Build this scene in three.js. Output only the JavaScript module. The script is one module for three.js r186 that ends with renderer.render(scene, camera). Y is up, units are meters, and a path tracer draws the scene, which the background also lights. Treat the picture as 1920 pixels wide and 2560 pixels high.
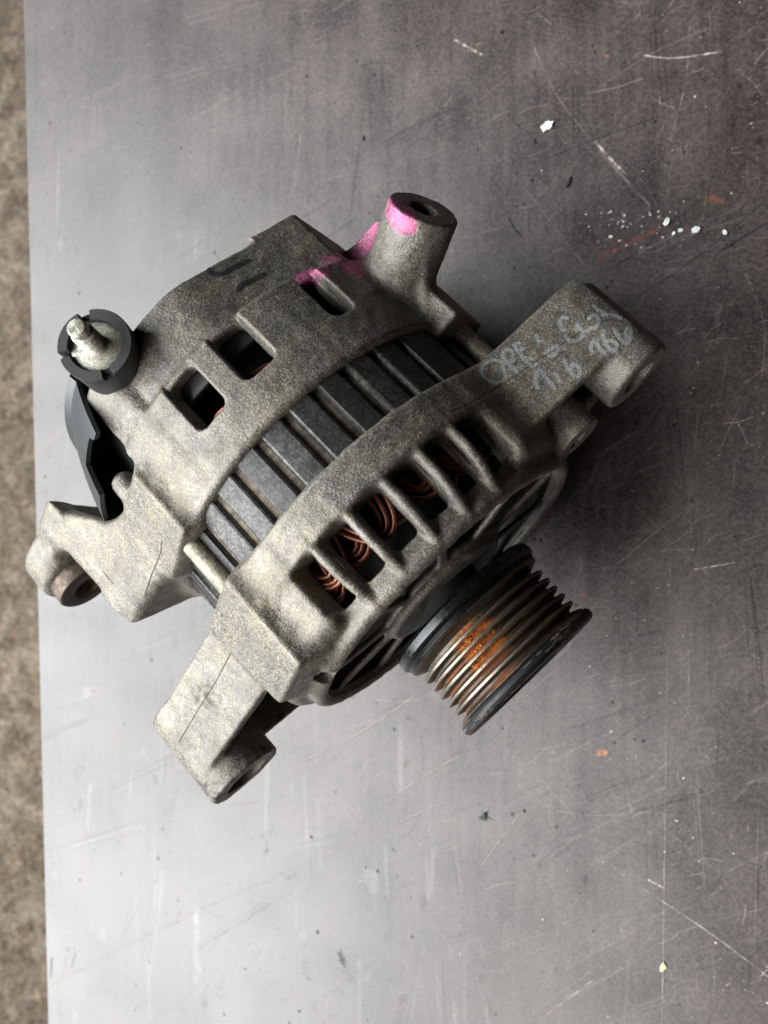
import * as THREE from 'three';
import { mergeGeometries, toCreasedNormals } from 'three/addons/utils/BufferGeometryUtils.js';
import { RectAreaLightUniformsLib } from 'three/addons/lights/RectAreaLightUniformsLib.js';

// ------------------------------------------------------------------ camera, light, exposure
// Local millimetres: x = across the alternator, y = up, z = along the shaft towards the pulley.
const H = 69.0;                                   // shaft height above the table, mm
const scene = new THREE.Scene();
scene.background = new THREE.Color(0, 0, 0);
const EYE = [80.66, 277.21, 85.17];               // camera, mm from the shaft
const CX = [0.63883, -0.37660, 0.67088], CY = [-0.72420, 0, 0.68960], CZ = [-0.25970, -0.92638, -0.27273]; // right, down, forward
const FPX = 2100;                                 // focal length in photograph pixels (1920 x 2560)
const camera = new THREE.PerspectiveCamera(2 * Math.atan(1280 / FPX) * 180 / Math.PI, 768 / 1024, 0.02, 30);
camera.position.set(EYE[0] / 1000, (EYE[1] + H) / 1000, EYE[2] / 1000);
camera.up.set(-CY[0], -CY[1], -CY[2]);
camera.lookAt((EYE[0] + CZ[0] * 100) / 1000, (EYE[1] + H + CZ[1] * 100) / 1000, (EYE[2] + CZ[2] * 100) / 1000);
camera.focus = 0.265;
camera.userData.fStop = 13;

const renderer = new THREE.WebGLRenderer({ antialias: true });
renderer.setSize(768, 1024);
renderer.toneMapping = THREE.LinearToneMapping;
renderer.toneMappingExposure = 1;
renderer.shadowMap.enabled = true;

// the open side of the workshop: one broad soft source of daylight beyond the far edge of the table
RectAreaLightUniformsLib.init();
const LEFT = [-0.690, -0.724], DOWN = [-0.724, 0.690];   // picture left / picture down on the table, as x, z
function areaLight(out, side, up, w, h, power, color, aim) {
  const l = new THREE.RectAreaLight(color, power, w, h);
  l.position.set(LEFT[0] * out + DOWN[0] * side, up, LEFT[1] * out + DOWN[1] * side);
  l.lookAt(...aim);
  scene.add(l);
  return l;
}
const doorway = areaLight(1.25, 0.42, 1.16, 3.0, 1.65, 12.0, 0xf6fbfc, [0, 0.05, 0]);
doorway.name = 'doorway_daylight';
// weak fill light without a real source, added to brighten the table at lower right
const addedFill = areaLight(0.2, 1.2, 1.75, 1.3, 1.2, 2.3, 0xfff4ea, [0, 0, 0]);
addedFill.name = 'added_fill_light';

// ------------------------------------------------------------------ helpers
function rng(seed) { let a = seed >>> 0; return () => { a = (a + 0x6D2B79F5) >>> 0; let t = a; t = Math.imul(t ^ (t >>> 15), t | 1); t ^= t + Math.imul(t ^ (t >>> 7), t | 61); return ((t ^ (t >>> 14)) >>> 0) / 4294967296; }; }
const hash3 = (x, y, z) => { let h = Math.imul(x, 374761393) + Math.imul(y, 668265263) + Math.imul(z, 2147483647 - 1013) | 0; h = Math.imul(h ^ (h >>> 13), 1274126177); h ^= h >>> 16; return (h >>> 0) / 4294967296; };
function noise3(x, y, z) {
  const xi = Math.floor(x), yi = Math.floor(y), zi = Math.floor(z); let u = x - xi, v = y - yi, w = z - zi;
  u = u * u * (3 - 2 * u); v = v * v * (3 - 2 * v); w = w * w * (3 - 2 * w);
  const L = (a, b, t) => a + (b - a) * t;
  return L(L(L(hash3(xi, yi, zi), hash3(xi + 1, yi, zi), u), L(hash3(xi, yi + 1, zi), hash3(xi + 1, yi + 1, zi), u), v),
    L(L(hash3(xi, yi, zi + 1), hash3(xi + 1, yi, zi + 1), u), L(hash3(xi, yi + 1, zi + 1), hash3(xi + 1, yi + 1, zi + 1), u), v), w);
}
const fbm = (x, y, z) => 0.5 * noise3(x, y, z) + 0.3 * noise3(x * 2.1 + 7, y * 2.1 + 3, z * 2.1 + 5) + 0.2 * noise3(x * 4.3 + 1, y * 4.3 + 9, z * 4.3 + 2);
const clamp = (x, a, b) => x < a ? a : x > b ? b : x;
const sstep = (a, b, x) => { const t = clamp((x - a) / (b - a), 0, 1); return t * t * (3 - 2 * t); };
const D2R = Math.PI / 180;
const smin = (a, b, k) => { const h = k - Math.abs(a - b); return (a < b ? a : b) - (h > 0 ? h * h / (4 * k) : 0); };
const smax = (a, b, k) => { const h = k - Math.abs(a - b); return (a > b ? a : b) + (h > 0 ? h * h / (4 * k) : 0); };
// a 2D distance d2 given depth z0..z1, edges rounded by rd
function extr(d2, z, z0, z1, rd) {
  const a = d2 + rd, b = Math.abs(z - (z0 + z1) / 2) - (z1 - z0) / 2 + rd;
  return (a > 0 && b > 0 ? Math.sqrt(a * a + b * b) : Math.max(a, b)) - rd;
}
function poly2(P, x, y) {
  let d = 1e9, s = 1;
  for (let i = 0, j = P.length - 1; i < P.length; j = i++) {
    const ex = P[j][0] - P[i][0], ey = P[j][1] - P[i][1], wx = x - P[i][0], wy = y - P[i][1];
    const t = clamp((wx * ex + wy * ey) / (ex * ex + ey * ey), 0, 1), bx = wx - ex * t, by = wy - ey * t;
    d = Math.min(d, bx * bx + by * by);
    const c1 = y >= P[i][1], c2 = y < P[j][1], c3 = ex * wy > ey * wx;
    if ((c1 && c2 && c3) || (!c1 && !c2 && !c3)) s = -s;
  }
  return s * Math.sqrt(d);
}
const segd = (px, py, ax, ay, bx, by) => { const ex = bx - ax, ey = by - ay, wx = px - ax, wy = py - ay, t = clamp((wx * ex + wy * ey) / (ex * ex + ey * ey), 0, 1); return Math.hypot(wx - ex * t, wy - ey * t); };

// surface mesher (surface nets) for the castings
function meshField(f, lo, hi, h, colour) {
  const n = [0, 1, 2].map(i => Math.ceil((hi[i] - lo[i]) / h) + 1), [nx, ny, nz] = n, B = 8;
  const F = new Float32Array(nx * ny * nz), at = (i, j, k) => i + nx * (j + ny * k);
  const half = B * h * 0.5 * 1.7320508 * 1.25 + h;
  for (let k0 = 0; k0 < nz; k0 += B) for (let j0 = 0; j0 < ny; j0 += B) for (let i0 = 0; i0 < nx; i0 += B) {
    const c = f(lo[0] + (i0 + B / 2 - 0.5) * h, lo[1] + (j0 + B / 2 - 0.5) * h, lo[2] + (k0 + B / 2 - 0.5) * h);
    const far = Math.abs(c) > half;
    for (let k = k0; k < Math.min(nz, k0 + B); k++) for (let j = j0; j < Math.min(ny, j0 + B); j++) for (let i = i0; i < Math.min(nx, i0 + B); i++)
      F[at(i, j, k)] = far ? c : f(lo[0] + i * h, lo[1] + j * h, lo[2] + k * h);
  }
  const cell = new Int32Array(nx * ny * nz).fill(-1), P = [];
  const off = [[0, 0, 0], [1, 0, 0], [0, 1, 0], [1, 1, 0], [0, 0, 1], [1, 0, 1], [0, 1, 1], [1, 1, 1]];
  const E = [[0, 1], [2, 3], [4, 5], [6, 7], [0, 2], [1, 3], [4, 6], [5, 7], [0, 4], [1, 5], [2, 6], [3, 7]];
  const g = new Float32Array(8);
  for (let k = 0; k < nz - 1; k++) for (let j = 0; j < ny - 1; j++) for (let i = 0; i < nx - 1; i++) {
    let m = 0; for (let q = 0; q < 8; q++) { g[q] = F[at(i + off[q][0], j + off[q][1], k + off[q][2])]; if (g[q] < 0) m |= 1 << q; }
    if (m === 0 || m === 255) continue;
    let x = 0, y = 0, z = 0, c = 0;
    for (const [a, b] of E) if ((g[a] < 0) !== (g[b] < 0)) {
      const t = g[a] / (g[a] - g[b]), A = off[a], Bb = off[b];
      x += A[0] + (Bb[0] - A[0]) * t; y += A[1] + (Bb[1] - A[1]) * t; z += A[2] + (Bb[2] - A[2]) * t; c++;
    }
    cell[at(i, j, k)] = P.length / 3; P.push(lo[0] + (i + x / c) * h, lo[1] + (j + y / c) * h, lo[2] + (k + z / c) * h);
  }
  const nv = P.length / 3, N = new Float32Array(nv * 3), C = new Float32Array(nv * 3), e = 0.25, col = [0, 0, 0];
  for (let v = 0; v < nv; v++) {
    const x = P[3 * v], y = P[3 * v + 1], z = P[3 * v + 2];
    let a = f(x + e, y, z) - f(x - e, y, z), b = f(x, y + e, z) - f(x, y - e, z), c = f(x, y, z + e) - f(x, y, z - e);
    const l = Math.hypot(a, b, c) || 1; a /= l; b /= l; c /= l; N[3 * v] = a; N[3 * v + 1] = b; N[3 * v + 2] = c;
    colour(x, y, z, a, b, c, col); C[3 * v] = col[0]; C[3 * v + 1] = col[1]; C[3 * v + 2] = col[2];
  }
  const pos = [], nor = [], uv = [], cl = [], idx = [], seen = new Map();
  const vert = (v, ax) => {
    const key = v * 3 + ax; let q = seen.get(key); if (q !== undefined) return q;
    q = pos.length / 3; seen.set(key, q);
    const x = P[3 * v], y = P[3 * v + 1], z = P[3 * v + 2];
    pos.push(x, y, z); nor.push(N[3 * v], N[3 * v + 1], N[3 * v + 2]); cl.push(C[3 * v], C[3 * v + 1], C[3 * v + 2]);
    if (ax === 0) uv.push(y / 80, z / 80); else if (ax === 1) uv.push(x / 80 + 0.37, z / 80 + 0.11); else uv.push(x / 80 + 0.71, y / 80 + 0.53);
    return q;
  };
  const quad = (a, b, c, d, flip) => {
    if (a < 0 || b < 0 || c < 0 || d < 0) return;
    const nxx = Math.abs(N[3 * a] + N[3 * b] + N[3 * c] + N[3 * d]), nyy = Math.abs(N[3 * a + 1] + N[3 * b + 1] + N[3 * c + 1] + N[3 * d + 1]), nzz = Math.abs(N[3 * a + 2] + N[3 * b + 2] + N[3 * c + 2] + N[3 * d + 2]);
    const ax = nxx > nyy && nxx > nzz ? 0 : nyy > nzz ? 1 : 2;
    const A = vert(a, ax), Bq = vert(b, ax), Cq = vert(c, ax), Dq = vert(d, ax);
    if (flip) idx.push(A, Cq, Bq, A, Dq, Cq); else idx.push(A, Bq, Cq, A, Cq, Dq);
  };
  for (let k = 1; k < nz - 1; k++) for (let j = 1; j < ny - 1; j++) for (let i = 1; i < nx - 1; i++) {
    const s = F[at(i, j, k)] < 0;
    if (s !== (F[at(i + 1, j, k)] < 0)) quad(cell[at(i, j - 1, k - 1)], cell[at(i, j, k - 1)], cell[at(i, j, k)], cell[at(i, j - 1, k)], !s);
    if (s !== (F[at(i, j + 1, k)] < 0)) quad(cell[at(i - 1, j, k - 1)], cell[at(i - 1, j, k)], cell[at(i, j, k)], cell[at(i, j, k - 1)], !s);
    if (s !== (F[at(i, j, k + 1)] < 0)) quad(cell[at(i - 1, j - 1, k)], cell[at(i, j - 1, k)], cell[at(i, j, k)], cell[at(i - 1, j, k)], !s);
  }
  const G = new THREE.BufferGeometry();
  G.setAttribute('position', new THREE.Float32BufferAttribute(pos, 3)); G.setAttribute('normal', new THREE.Float32BufferAttribute(nor, 3));
  G.setAttribute('uv', new THREE.Float32BufferAttribute(uv, 2)); G.setAttribute('color', new THREE.Float32BufferAttribute(cl, 3)); G.setIndex(idx);
  return G;
}
const settle = g => { g.translate(0, H, 0); g.scale(0.001, 0.001, 0.001); return g; };       // mm from the shaft -> metres above the table
function part(name, g, m, parent) { const o = new THREE.Mesh(settle(g), m); o.name = name; o.castShadow = o.receiveShadow = true; parent.add(o); return o; }
function lathe(profile, seg = 96) {                // profile of [z, r] along the shaft -> solid of revolution about z
  const g = new THREE.LatheGeometry(profile.map(([z, r]) => new THREE.Vector2(r, z)), seg);
  g.rotateX(Math.PI / 2); return g;
}
function rod(a, b, r, seg = 20) {
  const A = new THREE.Vector3(...a), Bv = new THREE.Vector3(...b), d = Bv.clone().sub(A), g = new THREE.CylinderGeometry(r, r, d.length(), seg);
  g.applyQuaternion(new THREE.Quaternion().setFromUnitVectors(new THREE.Vector3(0, 1, 0), d.clone().normalize()));
  g.translate(...A.add(Bv).multiplyScalar(0.5).toArray()); return g;
}
// direction through a pixel of the photograph (coordinates of its 1659-wide view) and where it meets a plane or a casting
const KPX = 1920 / 1659;
function pixelRay(x, y) {
  const a = (x * KPX - 960) / FPX, b = (y * KPX - 1280) / FPX, d = [0, 1, 2].map(i => CX[i] * a + CY[i] * b + CZ[i]), l = Math.hypot(...d);
  return d.map(v => v / l);
}
function onTable(x, y) { const d = pixelRay(x, y), t = (-H - EYE[1]) / d[1]; return [EYE[0] + d[0] * t, EYE[2] + d[2] * t]; }
function onField(f, x, y) {
  const d = pixelRay(x, y); let t = 120;
  for (let i = 0; i < 260; i++) { const q = f(EYE[0] + d[0] * t, EYE[1] + d[1] * t, EYE[2] + d[2] * t); if (q < 0.01) return [EYE[0] + d[0] * t, EYE[1] + d[1] * t, EYE[2] + d[2] * t]; t += Math.max(0.02, q * 0.7); if (t > 480) break; }
  return null;
}
function fieldNormal(f, p) { const e = 0.4, n = [f(p[0] + e, p[1], p[2]) - f(p[0] - e, p[1], p[2]), f(p[0], p[1] + e, p[2]) - f(p[0], p[1] - e, p[2]), f(p[0], p[1], p[2] + e) - f(p[0], p[1], p[2] - e)], l = Math.hypot(...n) || 1; return n.map(v => v / l); }
// a painted or chalked line of given width lying on a casting
function strokeOn(f, pts, width, lift = 0.1) {
  const c = new THREE.CatmullRomCurve3(pts.map(([x, y]) => new THREE.Vector3(x, y, 0)), false, 'centripetal'), L = c.getLength(), n = Math.max(4, Math.ceil(L / 3));
  const hit = []; for (let i = 0; i <= n; i++) { const q = c.getPointAt(i / n), p = onField(f, q.x, q.y); if (p) hit.push(p); }
  const pos = [], nor = [], uv = [], idx = [], M = 4; let s = 0;
  for (let i = 0; i < hit.length; i++) {
    const a = hit[Math.max(0, i - 1)], b = hit[Math.min(hit.length - 1, i + 1)], N = fieldNormal(f, hit[i]), T = [b[0] - a[0], b[1] - a[1], b[2] - a[2]];
    const W = [N[1] * T[2] - N[2] * T[1], N[2] * T[0] - N[0] * T[2], N[0] * T[1] - N[1] * T[0]], l = Math.hypot(...W) || 1;
    const endRound = Math.min(1, 0.55 + 0.25 * Math.min(i, hit.length - 1 - i));
    if (i) s += Math.hypot(hit[i][0] - hit[i - 1][0], hit[i][1] - hit[i - 1][1], hit[i][2] - hit[i - 1][2]);
    for (let j = 0; j <= M; j++) {
      const w = (j / M - 0.5) * width * endRound; let p = [0, 1, 2].map(q => hit[i][q] + W[q] / l * w);
      for (let it = 0; it < 3; it++) { const dd = f(...p); p = p.map((v, q) => v - N[q] * dd); }
      const N2 = fieldNormal(f, p);
      pos.push(p[0] + N2[0] * lift, p[1] + N2[1] * lift, p[2] + N2[2] * lift); nor.push(...N2); uv.push(s / 20 + pts[0][0] * 0.013, (w + pts[0][1]) / 20);
    }
    if (i) for (let j = 0; j < M; j++) { const q = (i - 1) * (M + 1) + j; idx.push(q, q + M + 2, q + 1, q, q + M + 1, q + M + 2); }
  }
  const G = new THREE.BufferGeometry(); G.setAttribute('position', new THREE.Float32BufferAttribute(pos, 3)); G.setAttribute('normal', new THREE.Float32BufferAttribute(nor, 3)); G.setAttribute('uv', new THREE.Float32BufferAttribute(uv, 2)); G.setIndex(idx);
  return G;
}

// ------------------------------------------------------------------ textures
function periodic(size, cells, seed) {             // tileable value noise, size x size
  const r = rng(seed), g = new Float32Array(cells * cells).map(() => r()), out = new Float32Array(size * size);
  for (let y = 0; y < size; y++) for (let x = 0; x < size; x++) {
    const fx = x / size * cells, fy = y / size * cells, xi = Math.floor(fx), yi = Math.floor(fy); let u = fx - xi, v = fy - yi; u = u * u * (3 - 2 * u); v = v * v * (3 - 2 * v);
    const a = g[yi % cells * cells + xi % cells], b = g[yi % cells * cells + (xi + 1) % cells], c = g[(yi + 1) % cells * cells + xi % cells], d = g[(yi + 1) % cells * cells + (xi + 1) % cells];
    out[y * size + x] = (a + (b - a) * u) * (1 - v) + (c + (d - c) * u) * v;
  }
  return out;
}
function texture(size, fill, srgb, h = size) {
  const D = new Uint8Array(size * h * 4), c = [0, 0, 0, 255];
  for (let i = 0; i < size * h; i++) { c[3] = 255; fill(i, c, i % size, Math.floor(i / size)); D[4 * i] = clamp(c[0], 0, 255); D[4 * i + 1] = clamp(c[1], 0, 255); D[4 * i + 2] = clamp(c[2], 0, 255); D[4 * i + 3] = c[3]; }
  const t = new THREE.DataTexture(D, size, h); t.wrapS = t.wrapT = THREE.RepeatWrapping; t.magFilter = THREE.LinearFilter; t.minFilter = THREE.LinearMipmapLinearFilter; t.generateMipmaps = true; if (srgb) t.colorSpace = THREE.SRGBColorSpace; t.needsUpdate = true; return t;
}
const nA = periodic(1024, 300, 11), nB = periodic(1024, 150, 12), nC = periodic(1024, 60, 13), nD = periodic(1024, 12, 14), nE = periodic(1024, 500, 15), nG = periodic(1024, 24, 16);
const castMap = texture(1024, (i, c) => {
  const grain = (nA[i] - 0.5) * 80 + (nB[i] - 0.5) * 30 + (nE[i] - 0.5) * 50 + Math.max(0, nA[i] - 0.7) * 130, blot = (nC[i] - 0.5) * 14 + (nG[i] - 0.5) * 16;  // casting grain, plus pale specks that put metal glints into the colour
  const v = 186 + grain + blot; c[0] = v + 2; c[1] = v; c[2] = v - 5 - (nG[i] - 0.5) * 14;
}, true);
const castRough = texture(1024, (i, c) => { const v = 150 + (nA[i] - 0.5) * 90 + (nD[i] - 0.5) * 50; c[0] = c[1] = c[2] = v; });
const castBump = texture(1024, (i, c) => { const v = 128 + (nA[i] - 0.5) * 120 + (nB[i] - 0.5) * 130 + (nC[i] - 0.5) * 40; c[0] = c[1] = c[2] = v; });
const chalkAlpha = texture(512, (i, c, x, y) => { const q = (y * 2) * 1024 + x * 2, v = 128 + (nA[q] - 0.5) * 240 + (nC[q] - 0.5) * 170; c[0] = c[1] = c[2] = v; });

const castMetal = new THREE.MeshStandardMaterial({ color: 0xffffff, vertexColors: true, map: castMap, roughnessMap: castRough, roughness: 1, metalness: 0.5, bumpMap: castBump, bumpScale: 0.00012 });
const steelDark = new THREE.MeshStandardMaterial({ color: new THREE.Color().setRGB(0.13, 0.135, 0.15), metalness: 0.6, roughness: 0.42 });
const black = new THREE.MeshStandardMaterial({ color: new THREE.Color().setRGB(0.012, 0.012, 0.012), roughness: 0.7 });

// ------------------------------------------------------------------ table and floor
const e1 = [-LEFT[0], -LEFT[1]], e2 = DOWN;       // picture right / picture down on the table
const toTable = (x, z) => [x * e1[0] + z * e1[1], x * e2[0] + z * e2[1]];
const TX0 = -330, TX1 = 420, TY0 = -420, TY1 = 420; // texture window on the table, mm along e1, e2
const [edgeA, edgeB] = [onTable(47.5, 0), onTable(101, 2212)].map(p => toTable(...p));
{
  const W = 2048, px = W / 640, ox = -235, oy = -320;                      // 640 mm window
  const mk = () => { const c = document.createElement('canvas'); c.width = c.height = W; return c; };
  const col = mk(), rgh = mk(), gls = mk(), C = col.getContext('2d'), R = rgh.getContext('2d'), G = gls.getContext('2d'), r = rng(77);
  const T = (x, y) => { const [a, b] = toTable(...onTable(x, y)); return [(a - ox) * px, (b - oy) * px]; };
  // film of brown resin with dust and wear
  const a1 = periodic(1024, 9, 31), a2 = periodic(1024, 34, 32), a3 = periodic(1024, 120, 33), a4 = periodic(1024, 5, 34), a5 = periodic(1024, 400, 35);
  const ic = C.createImageData(W, W), ir = R.createImageData(W, W), ig = G.createImageData(W, W), streak = new Float32Array(W), streak2 = new Float32Array(W);
  for (let x = 0; x < W; x++) { streak[x] = noise3(x * 0.11, 3, 1) - 0.5 + 0.7 * (noise3(x * 0.4, 9, 1) - 0.5); streak2[x] = noise3(x * 0.021, 5, 2) - 0.5; }
  for (let y = 0; y < W; y++) for (let x = 0; x < W; x++) {
    const i = y * W + x, q = (y >> 1) * 1024 + (x >> 1), q2 = ((y * 0.11 | 0) & 1023) * 1024 + x % 1024;
    const blot = (a1[q] - 0.5) * 0.9 + (a2[q] - 0.5) * 0.8 + (a3[q] - 0.5) * 0.35, q3 = (((y * 0.035 | 0) + 400) & 1023) * 1024 + (x >> 1), st = (a3[q2] - 0.5) * 1.4 * a1[q] + (a2[q3] - 0.5) * 0.5 + streak[x] * 0.12;
    const gr = (a5[(y % 1024) * 1024 + x % 1024] - 0.5);
    const d = 1 + 0.3 * blot + 0.22 * st + 0.5 * gr;
    ic.data[4 * i] = clamp(50 * d, 0, 255); ic.data[4 * i + 1] = clamp(39.5 * d, 0, 255); ic.data[4 * i + 2] = clamp(36.5 * d, 0, 255); ic.data[4 * i + 3] = 255;
    const gl = 196 + 34 * blot + 24 * st + 46 * gr + 34 * (a2[q] - 0.5); ig.data[4 * i] = ig.data[4 * i + 1] = ig.data[4 * i + 2] = clamp(gl, 60, 255); ig.data[4 * i + 3] = 255;
    const ro = 126 + 24 * blot + 12 * st + 22 * gr + 22 * (a4[q] - 0.5);
    ir.data[4 * i] = ir.data[4 * i + 1] = ir.data[4 * i + 2] = clamp(ro, 30, 255); ir.data[4 * i + 3] = 255;
  }
  C.putImageData(ic, 0, 0); R.putImageData(ir, 0, 0); G.putImageData(ig, 0, 0);
  const line = (ctx, pts, w, style) => { ctx.strokeStyle = style; ctx.lineWidth = w; ctx.lineCap = 'round'; ctx.beginPath(); pts.forEach((p, i) => i ? ctx.lineTo(...p) : ctx.moveTo(...p)); ctx.stroke(); };
  const wob = (pts, n, amp) => { const c = new THREE.CatmullRomCurve3(pts.map(p => new THREE.Vector3(p[0], p[1], 0))), out = []; for (let i = 0; i <= n; i++) { const v = c.getPoint(i / n); out.push([v.x + (r() - 0.5) * amp, v.y + (r() - 0.5) * amp]); } return out; };
  // named scratches seen in the photograph
  const pale = (o) => `rgba(196,182,174,${o})`, dark = (o) => `rgba(10,8,9,${o})`;
  const marks = [
    [[[830, 140], [960, 250], [1100, 370], [1260, 570]], 1.6, 0.28], [[[1150, 95], [1200, 200], [1290, 320], [1400, 440]], 2.2, 0.32], [[[1285, 305], [1320, 345], [1350, 375]], 4, 0.4],
    [[[1390, 120], [1450, 126], [1560, 112]], 2.6, 0.75], [[[1290, 190], [1420, 110], [1530, 60]], 1.4, 0.3], [[[1490, 60], [1480, 180], [1440, 330]], 1.2, 0.35], [[[980, 85], [1040, 118]], 4, 0.35],
    [[[1450, 1180], [1440, 1500], [1436, 1800], [1430, 2212]], 2, 0.5], [[[1660, 1320], [1640, 1700], [1630, 2050]], 1.2, 0.25], [[[1390, 1920], [1540, 2020], [1659, 2110]], 2.2, 0.6], [[[1433, 1918], [1400, 1900]], 2, 0.4],
    [[[100, 2130], [400, 1980], [830, 1790], [960, 1730]], 2.4, 0.5], [[[830, 1730], [960, 1650], [1000, 1630]], 2, 0.4], [[[900, 1500], [780, 1580], [640, 1650]], 2, 0.4], [[[1040, 1870], [1120, 1760]], 1.6, 0.55],
    [[[1080, 1660], [1180, 1740], [1270, 1760], [1400, 1755]], 1.4, 0.4], [[[1350, 2080], [1480, 2010], [1659, 1960]], 1.2, 0.4], [[[1300, 1700], [1420, 1780], [1560, 1890]], 1.2, 0.3], [[[1170, 2200], [1290, 2110]], 2, 0.35], [[[1150, 2190], [1280, 2095]], 1.6, 0.3],
    [[[1060, 1590], [1180, 1700], [1240, 1760]], 1.5, 0.3], [[[1420, 1190], [1560, 1180], [1659, 1150]], 1.2, 0.3], [[[1500, 1230], [1590, 1215]], 2, 0.5], [[[1360, 1080], [1480, 1200], [1560, 1260]], 1.3, 0.3], [[[1610, 590], [1650, 700], [1640, 860]], 1, 0.3], [[[1360, 860], [1520, 880], [1659, 840]], 1, 0.25],
    [[[860, 1110], [1040, 1180]], 1.4, 0.2], [[[1380, 2050], [1440, 1990], [1560, 1920]], 1.2, 0.35], [[[1400, 1990], [1540, 1900], [1659, 1840]], 1, 0.3],
  ];
  for (const [p, w, o] of marks) {
    const q = wob(p.map(v => T(...v)), 90, 0.8);
    for (let i = 0; i < q.length - 1; i++) { const k = o * clamp(1.5 * (noise3(i * 0.17, w * 31, o * 57 + p[0][0]) - 0.12), 0.05, 1), seg = [q[i], q[i + 1]], ww = w * (0.5 + 0.8 * noise3(i * 0.3, p[0][1], 4)); line(G, seg, ww * 1.2, `rgba(255,255,255,${k * 0.5})`); line(G, [[seg[0][0] + 1.6, seg[0][1] + 1.2], [seg[1][0] + 1.6, seg[1][1] + 1.2]], ww * 0.8, `rgba(90,90,90,${k * 0.35})`); line(C, seg, ww, pale(k * 0.45)); line(C, seg, ww * 0.4, pale(k * 0.75)); line(R, seg, ww * 2, `rgba(185,185,185,${k * 0.8})`); }
  }
  const darks = [[[[1659, 430], [1500, 560], [1380, 640]], 2, 0.5], [[[1659, 480], [1560, 540]], 3, 0.55], [[[1430, 250], [1290, 300], [1160, 350]], 2, 0.4], [[[770, 470], [600, 590], [560, 640]], 2, 0.35], [[[1530, 420], [1400, 520]], 1.5, 0.4],
    [[[110, 2110], [112, 2070]], 4, 0.6], [[[155, 2090], [163, 2060]], 3, 0.45], [[[735, 2060], [740, 2080]], 4, 0.7], [[[1045, 1770], [1048, 1760]], 4, 0.8], [[[1100, 472], [1112, 495], [1128, 512]], 2.4, 0.8], [[[470, 1500], [560, 1480]], 2, 0.3], [[[380, 560], [520, 470]], 1.4, 0.3]];
  for (const [p, w, o] of darks) { const q = wob(p.map(v => T(...v)), 40, 0.8); line(C, q, w, dark(o)); line(G, q, w, `rgba(24,24,24,${o * 0.75})`); line(R, q, w * 1.6, `rgba(150,150,150,${o * 0.6})`); }
  // random fine scratches, mostly right of the alternator and towards the near edge
  for (let i = 0; i < 1500; i++) {
    const near = Math.pow(r(), 0.7), x = near * 1750 - 20, y = r() * 2300 - 40, L = 8 + 120 * r() * r(), t = (r() < 0.55 ? (r() - 0.5) * 0.9 - 0.5 : r() * Math.PI), b = (r() - 0.5) * 0.4;
    const q = wob([T(x, y), T(x + Math.cos(t) * L * 0.5, y + Math.sin(t) * L * 0.5), T(x + Math.cos(t + b) * L, y + Math.sin(t + b) * L)], 14, 0.3), o = 0.08 + 0.4 * r() * near;
    if (r() < 0.75) { line(C, q, 0.5 + r() * 0.9, pale(o)); line(R, q, 1.2, `rgba(170,170,170,${o})`); } else line(C, q, 0.6 + r() * 1.2, dark(o * 1.6));
    line(G, q, 0.5 + r() * 1.1, `rgba(${r() < 0.45 ? '255,255,255' : '40,40,40'},${0.1 + 0.34 * r()})`);
  }
  // rub marks running across the board
  for (let i = 0; i < 260; i++) { const x = r() * 1700, y = r() * 2300, L = 30 + r() * 150; line(R, wob([T(x, y), T(x + (r() - 0.5) * 14, y + L)], 10, 0.8), 1 + r() * 7, `rgba(${r() < 0.5 ? '70,70,70' : '150,150,150'},${0.08 + 0.2 * r()})`); }
  // wiped smears, greasy and dusty, in sweeping strokes
  for (let i = 0; i < 170; i++) { const x = r() * 1700, y = r() * 2300, L = 40 + r() * 260, t = r() < 0.6 ? -0.45 + (r() - 0.5) * 0.5 : 1.57 + (r() - 0.5) * 0.3, n = 3 + Math.floor(r() * 6), tone = r() < 0.5; for (let k = 0; k < n; k++) { const oy = (r() - 0.5) * 26, b = (r() - 0.5) * 0.1, l = L * (0.5 + 0.5 * r()), q = wob([T(x - Math.sin(t) * oy, y + Math.cos(t) * oy), T(x - Math.sin(t) * oy + Math.cos(t + b) * l * 0.5, y + Math.cos(t) * oy + Math.sin(t + b) * l * 0.5), T(x - Math.sin(t) * oy + Math.cos(t + b) * l, y + Math.cos(t) * oy + Math.sin(t + b * 2) * l)], 16, 1.2); line(R, q, 0.8 + 3.5 * r() * r(), `rgba(${tone ? '175,175,175' : '78,78,78'},${0.12 + 0.22 * r()})`); line(C, q, 0.6 + 1.6 * r(), tone ? pale(0.05 + 0.08 * r()) : dark(0.1 + 0.16 * r())); line(G, q, 0.7 + 2.4 * r() * r(), `rgba(${tone ? '250,250,250' : '80,80,80'},${0.1 + 0.2 * r()})`); } }
  // stains: rust smears, drips, grease spots
  const spot = (x, y, w, style, ctx = C, sq = 0.6) => { const [a, b] = T(x, y); ctx.fillStyle = style; ctx.beginPath(); const n = 11; for (let i = 0; i < n; i++) { const t = i / n * 6.2832, k = w * (0.55 + 0.6 * r()); ctx.lineTo(a + Math.cos(t) * k, b + Math.sin(t) * k * sq); } ctx.closePath(); ctx.fill(); };
  for (let i = 0; i < 40; i++) { const t = i / 39, x = 1292 + 130 * t, y = 556 - 62 * t; spot(x + (r() - 0.5) * 10, y + (r() - 0.5) * 8, 2.5 + 5 * r() * (1 - 0.4 * t), `rgba(120,44,24,${0.16 + 0.2 * r()})`); }
  for (let i = 0; i < 16; i++) { spot(1540 + (r() - 0.5) * 50, 498 - 66 + (r() - 0.5) * 16, 3 + 3 * r(), 'rgba(130,70,40,0.25)'); spot(1330 + (r() - 0.5) * 30, 520 + (r() - 0.5) * 14, 3, 'rgba(110,50,35,0.2)'); }
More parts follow.
